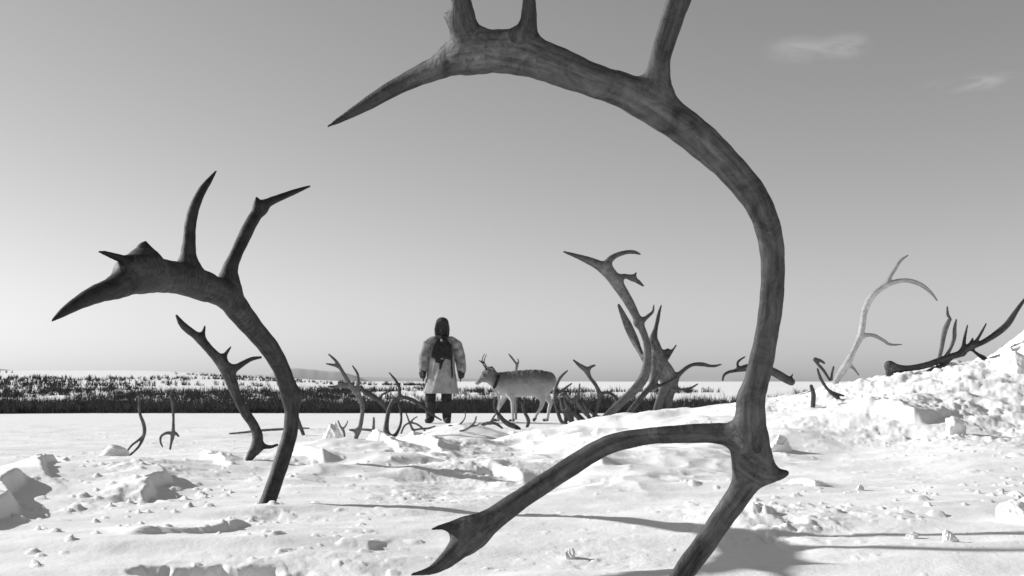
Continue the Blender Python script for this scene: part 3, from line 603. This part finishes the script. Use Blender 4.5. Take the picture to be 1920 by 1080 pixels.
# ------------------------------------------------------------------ snow blocks
def block(px, py, wpx, hpx, seed, label, D=None, rot=0.0, tall=1.0):
    x, y, z = ground_at(px, py) if D is None else px2w(px, py, D)
    import bmesh
    bm = bmesh.new(); bmesh.ops.create_icosphere(bm, subdivisions=5, radius=1)
    V = np.array([v.co[:] for v in bm.verts]); Fc = np.array([[v.index for v in f.verts] for f in bm.faces]); bm.free()
    rg = np.random.default_rng(seed); p = V.copy()                  # broken facets: a ball cut by planes
    for _ in range(11):
        d_ = rg.normal(size=3); d_ /= np.linalg.norm(d_); c_ = rg.uniform(.6, .88); ov = np.maximum(p@d_-c_, 0); p = p-ov[:, None]*d_
    p *= 1.08
    n1 = fbm(V[:, 0]*1.7+seed, V[:, 1]*1.7+V[:, 2]*2.3, seed, 3); n2 = fbm(V[:, 0]*6+seed, V[:, 1]*6-V[:, 2]*5, seed+9, 3)
    p = p*(1+.20*n1+.06*n2)[:, None]
    s = wpx/2/F*y; hh = hpx/F*y
    p = p*np.array([s, s*.8, hh*tall]); p[:, 0] += p[:, 2]*.35*math.sin(seed)
    o = mesh_np('snow_block', p, Fc, M['snow']); o.location = (x, y, hz(x, y)+hh*.1); o.rotation_euler = (0, math.radians(rot), seed)
    return tag(o, label, 'snow block', 'loose blocks of snow')
block(215, 862, 56, 22, 14, 'rounded snow lump at the foot of the forked thin antler')
block(625, 825, 46, 32, 11, 'upright snow lump left of the middle tangle of antlers', D=8.2)
block(1462, 812, 50, 26, 13, 'round snow lump touching the right side of the huge antler', D=4.6)
block(1068, 1030, 26, 16, 17, 'small pointed snow lump between the arms of the huge antler')
block(1530, 918, 30, 9, 19, 'low snow crumb right of the burr of the huge antler')
block(1612, 922, 20, 9, 23, 'small snow crumb far right of the burr, alone on the smooth snow')
block(1710, 1012, 26, 12, 29, 'small square snow lump among the shadow streaks at lower right')
block(1780, 1026, 34, 20, 31, 'snow lump catching the shadow streaks at the lower right edge')
block(1905, 985, 60, 34, 37, 'bright snow lump cut by the right edge of the view')
block(1790, 800, 44, 30, 41, 'upright snow block at the foot of the heap on the right', D=4.9)
block(1900, 660, 60, 34, 43, 'angular snow block on top of the heap at the right edge', D=6.2)

# ------------------------------------------------------------------ person
def limb(*p): return np.array(p, float)
def person():
    Y0 = 18.6; x0 = (829-960)/F*Y0; z0 = hz(x0, Y0)
    root = empty('person', (x0, Y0, z0))
    tag(root, 'person standing in a pale knee-length smock with a dark hood and dark mittens', 'person')
    root.scale = (1.09, 1.05, .955)
    h = .0075
    # body: one continuous figure, front towards the camera (-Y)
    body = [
        (limb((0, 0, .92, .13), (0, 0, 1.08, .125), (0, .01, 1.28, .15), (0, .01, 1.42, .13), (0, 0, 1.50, .062), (0, -.005, 1.58, .056)), .75),
        (limb((0, .005, 1.62, .078), (0, 0, 1.69, .085), (0, .005, 1.74, .082)), .95),
        (limb((0, -.075, 1.645, .014), (0, -.095, 1.63, .016)), 1),
        (limb((-.03, -.085, 1.60, .012), (.03, -.085, 1.60, .012)), 1),
        (limb((0, -.06, 1.575, .03), (0, -.03, 1.59, .04)), 1)]
    for s in (-1, 1):
        body += [(limb((s*.09, 0, .93, .095), (s*.125-.04, -.01, .70, .082), (s*.125-.055, 0, .50, .062), (s*.125-.055, .01, .28, .056), (s*.13-.055, .01, .10, .045), (s*.135-.055, -.02, .05, .046), (s*.15-.055, -.15, .035, .038)), 1),
                 (limb((s*.15, 0, 1.42, .07), (s*.215, .0, 1.36, .06), (s*.262, .01, 1.13, .045), (s*.285, -.02, .93, .036), (s*.288, -.03, .87, .027)), 1),
                 (limb((s*.288, -.03, .87, .026), (s*.290, -.035, .82, .034)), .6),
                 (limb((s*.086, .0, 1.655, .012), (s*.09, .0, 1.68, .014)), 1),
                 (limb((s*.282, -.055, .85, .013), (s*.270, -.075, .81, .012), (s*.268, -.078, .785, .010)), 1)]
        for q, (fy, ln) in enumerate(((-.066, .075), (-.045, .088), (-.024, .082), (-.004, .064))):
            body.append((limb((s*.290, fy, .815, .011), (s*.292, fy-.004, .815-ln*.6, .010), (s*.284, fy-.012, .815-ln, .008)), 1))
    V, Q, bid, rv = build(body, h, .012)
    mesh_np('body', V, Q, M['skin'], root)
    def part(name, br, mat, k=.03, hh=h, fold=0, seed=0, clipz=None):
        V, Q, bid, rv = build(br, hh, k, clipz)
        if fold:
            a = np.arctan2(V[:, 1], V[:, 0]); rr_ = np.hypot(V[:, 0], V[:, 1])
            am = fold*np.clip((1.35-V[:, 2])/.8, 0, 1)*np.sin(a*9+3*np.sin(V[:, 2]*4+seed))*(.6+.4*np.sin(a*4+V[:, 2]*3))
            V[:, 0] += am*np.cos(a); V[:, 1] += am*np.sin(a)
        return mesh_np(name, V, Q, mat, root)
    part('trousers', [(limb((s*.085, 0, .92, .115), (s*.125-.04, -.01, .70, .098), (s*.125-.055, 0, .50, .085), (s*.125-.055, .01, .30, .078)), 1) for s in (-1, 1)], M['dark_cloth'])
    for s in (-1, 1):
        part('boot', [(limb((s*.125-.055, .01, .36, .083), (s*.128-.055, .01, .12, .070), (s*.13-.055, .0, .06, .062), (s*.152-.055, -.17, .045, .052)), 1)], M['fur'])
    part('smock', [(limb((0, .01, 1.47, .09), (0, .01, 1.38, .17), (0, .01, 1.22, .195), (-.005, 0, 1.02, .205), (-.01, -.005, .80, .228), (-.03, -.01, .40, .268)), .78)], M['canvas'], fold=.018, clipz=.52)
    for s in (-1, 1):
        part('sleeve', [(limb((s*.13, 0, 1.44, .095), (s*.215, .0, 1.37, .10), (s*.272, .01, 1.18, .088), (s*.295, -.005, 1.02, .078), (s*.300, -.02, .93, .072)), .95)], M['canvas_grey'], fold=.008, seed=s)
        part('mitten', [(limb((s*.302, -.022, .97, .066), (s*.300, -.03, .89, .060), (s*.298, -.035, .83, .050)), .8), (limb((s*.285, -.07, .90, .026), (s*.275, -.095, .84, .022)), 1)], M['fur'])
    # hood: opening at the front shows the face
    part('hood', [(limb((0, .05, 1.50, .10), (0, .045, 1.60, .108), (0, .045, 1.70, .112), (0, .03, 1.775, .100)), .82),
                  (limb((-.085, -.03, 1.56, .030), (-.092, -.035, 1.66, .028), (-.07, -.035, 1.76, .030), (0, -.04, 1.795, .032), (.07, -.035, 1.76, .030), (.092, -.035, 1.66, .028), (.085, -.03, 1.56, .030)), 1)], M['fur'])
    part('scarf', [(limb((-.075, -.05, 1.52, .035), (0, -.085, 1.50, .042), (.075, -.05, 1.52, .035)), 1)], M['dark_cloth'])
    part('chest_panel', [(limb((x_*.45, -.10, 1.45, .04), (x_*.8, -.135, 1.34, .05), (x_, -.15, 1.22, .05), (x_, -.16, 1.11+.5*abs(x_+.03)+.03*math.sin(x_*40), .045)), .7) for x_ in (-.125, -.06, 0, .06, .125)]+
         [(limb((0, -.17, 1.10, .035), (-.02, -.19, .96, .018)), .7)], M['dark_cloth'])
    part('strap', [(limb((.135, -.12, 1.38, .018), (.155, -.16, 1.1, .016), (.165, -.18, .80, .014)), .7)], M['dark_cloth'])
    part('buckle', [(limb((.0, -.185, 1.13, .016), (.02, -.185, 1.13, .016)), 1)], M['canvas'])
    part('buckle', [(limb((.0, -.135, 1.47, .018), (.0, -.135, 1.45, .018)), 1)], M['canvas'])
person()

# ------------------------------------------------------------------ reindeer
def reindeer():
    Y0 = 19.0; sc = Y0/F; x0 = (975-960)*sc; z0 = hz(x0, Y0)
    root = empty('reindeer', (x0, Y0, z0)); tag(root, 'pale grey reindeer walking left with a dark collar behind the antler tangle', 'reindeer')
    def p(px, py, w_, y=0.0): return ((px-975)*sc, y, CZ-(py-HZ)*sc-z0, w_/2*sc)
    def foot(px, w_, y, z=.035): return ((px-975)*sc, y, z, w_/2*sc)
    h = .011
    br = [
        (limb(p(943, 717, 30), p(955, 720, 41), p(975, 721, 46), p(997, 720, 45), p(1013, 718, 42), p(1023, 716, 32)), .62),
        (limb(p(950, 712, 24), p(975, 711, 28), p(1005, 710, 28), p(1024, 711, 24)), .75),
        (limb(p(948, 719, 30), p(938, 716, 25), p(926, 709, 22), p(917, 702, 18)), .75),       # neck
        (limb(p(942, 728, 22), p(932, 722, 16), p(924, 714, 12)), .55),   # mane hanging under the neck
        (limb(p(917, 700, 17), p(910, 705, 15), p(901, 713, 10), p(896, 717.5, 8)), .8),         # head
        (limb(p(920, 697, 8, -.04), p(924, 692, 5, -.11), p(927, 690, 2.4, -.14)), 1), (limb(p(919, 697, 7, .04), p(921, 690, 5, .11), p(923, 687, 2.4, .14)), 1),
        (limb(p(1033, 708, 7), p(1037, 712, 6), p(1038, 717, 3)), .8),                           # tail
        # near foreleg: shoulder, elbow, knee, fetlock, hoof
        (limb(p(953, 722, 20, -.05), p(957, 738, 14, -.09), p(961, 752, 7.5, -.12), p(961, 772, 5.4, -.12), p(962, 786, 5, -.12), foot(961, 7, -.12)), 1),
        (limb(p(948, 724, 18, .05), p(945, 740, 12, .12), p(940, 752, 7, .12), p(933, 768, 5.2, .12), p(936, 783, 4.8, .12), foot(932, 6.5, .12)), 1),
        # hind legs: hip, stifle forward, hock back, shank, hoof
        (limb(p(1019, 720, 26, -.04), p(1013, 738, 18, -.09), p(1017, 752, 10, -.12), p(1014, 764, 7, -.12), p(1006, 777, 5.4, -.12), p(1003, 783, 6, -.12)), 1),
        (limb(p(1021, 720, 26, .04), p(1022, 738, 17, .12), p(1033, 756, 8, .12), p(1029, 772, 6, .12), p(1027, 786, 5.2, .12), foot(1025, 7, .12)), 1)]
    V, Q, bid, rv = build(br, h, .11)
    # shaggy chest hair breaks the outline a little
    tuft = np.clip((V[:, 2]-.28)/.2, 0, 1)
    V[:, 2] += tuft*.016*fbm(V[:, 0]*26, V[:, 1]*26+V[:, 2]*9, 5, 3); V[:, 1] += tuft*.014*fbm(V[:, 0]*22, V[:, 2]*16, 8, 3)
    mesh_np('body', V, Q, M['coat'], root)
    for fx, fy_, fz in ((961, -.12, .02), (932, .12, .02), (1025, .12, .02)):
        V, Q, bid, rv = build([(limb(((fx-975)*sc-.045, fy_, .022, .024), ((fx-975)*sc+.01, fy_, .03, .03)), .9)], .008, .01); mesh_np('hoof', V, Q, M['fur'], root)
    V, Q, bid, rv = build([(limb(p(1003.5, 783, 6, -.12), p(1001, 787, 6, -.12)), .9)], .008, .01); mesh_np('hoof', V, Q, M['fur'], root)
    V, Q, bid, rv = build([(limb(p(935, 703.5, 6.5, 0), p(934, 706, 6.5, -.105), p(931, 714, 6.5, -.135), p(928, 722, 6.5, -.10), p(926.5, 727, 6.5, 0), p(928, 722, 6.5, .10), p(931, 714, 6.5, .135), p(934, 706, 6.5, .105), p(935, 703.5, 6.5, 0)), 1)], .009, .01)
    mesh_np('collar', V, Q, M['dark_cloth'], root)
    for s, dx in ((-1, 0), (1, 3)):
        V, Q, bid, rv = build([(limb(p(914+dx, 694, 3.2, s*.05), p(908+dx, 686, 2.6, s*.12), p(904+dx, 678, 2.2, s*.17), p(906+dx, 670, 1.8, s*.18), p(909+dx, 664, 1.5, s*.17)), 1), (limb(p(904+dx, 680, 2.2, s*.16), p(899+dx, 676, 1.8, s*.15)), 1)], .007, .012)
        mesh_np('antler', V, Q, M['antler_grey'], root)
        ob = root.children[-1] if False else None
    for s in (-1, 1):
        V, Q, bid, rv = build([(limb(p(908.5, 702.5, 1.6, s*.058), p(908.2, 702.5, 1.6, s*.06)), 1)], .004, .004)
        mesh_np('eye', V, Q, M['dark_cloth'], root)
    V, Q, bid, rv = build([(limb(p(893.5, 717.5, 4.2, 0), p(893, 719, 3.8, 0)), .9)], .006, .004)
    mesh_np('muzzle', V, Q, M['fur'], root)
reindeer()
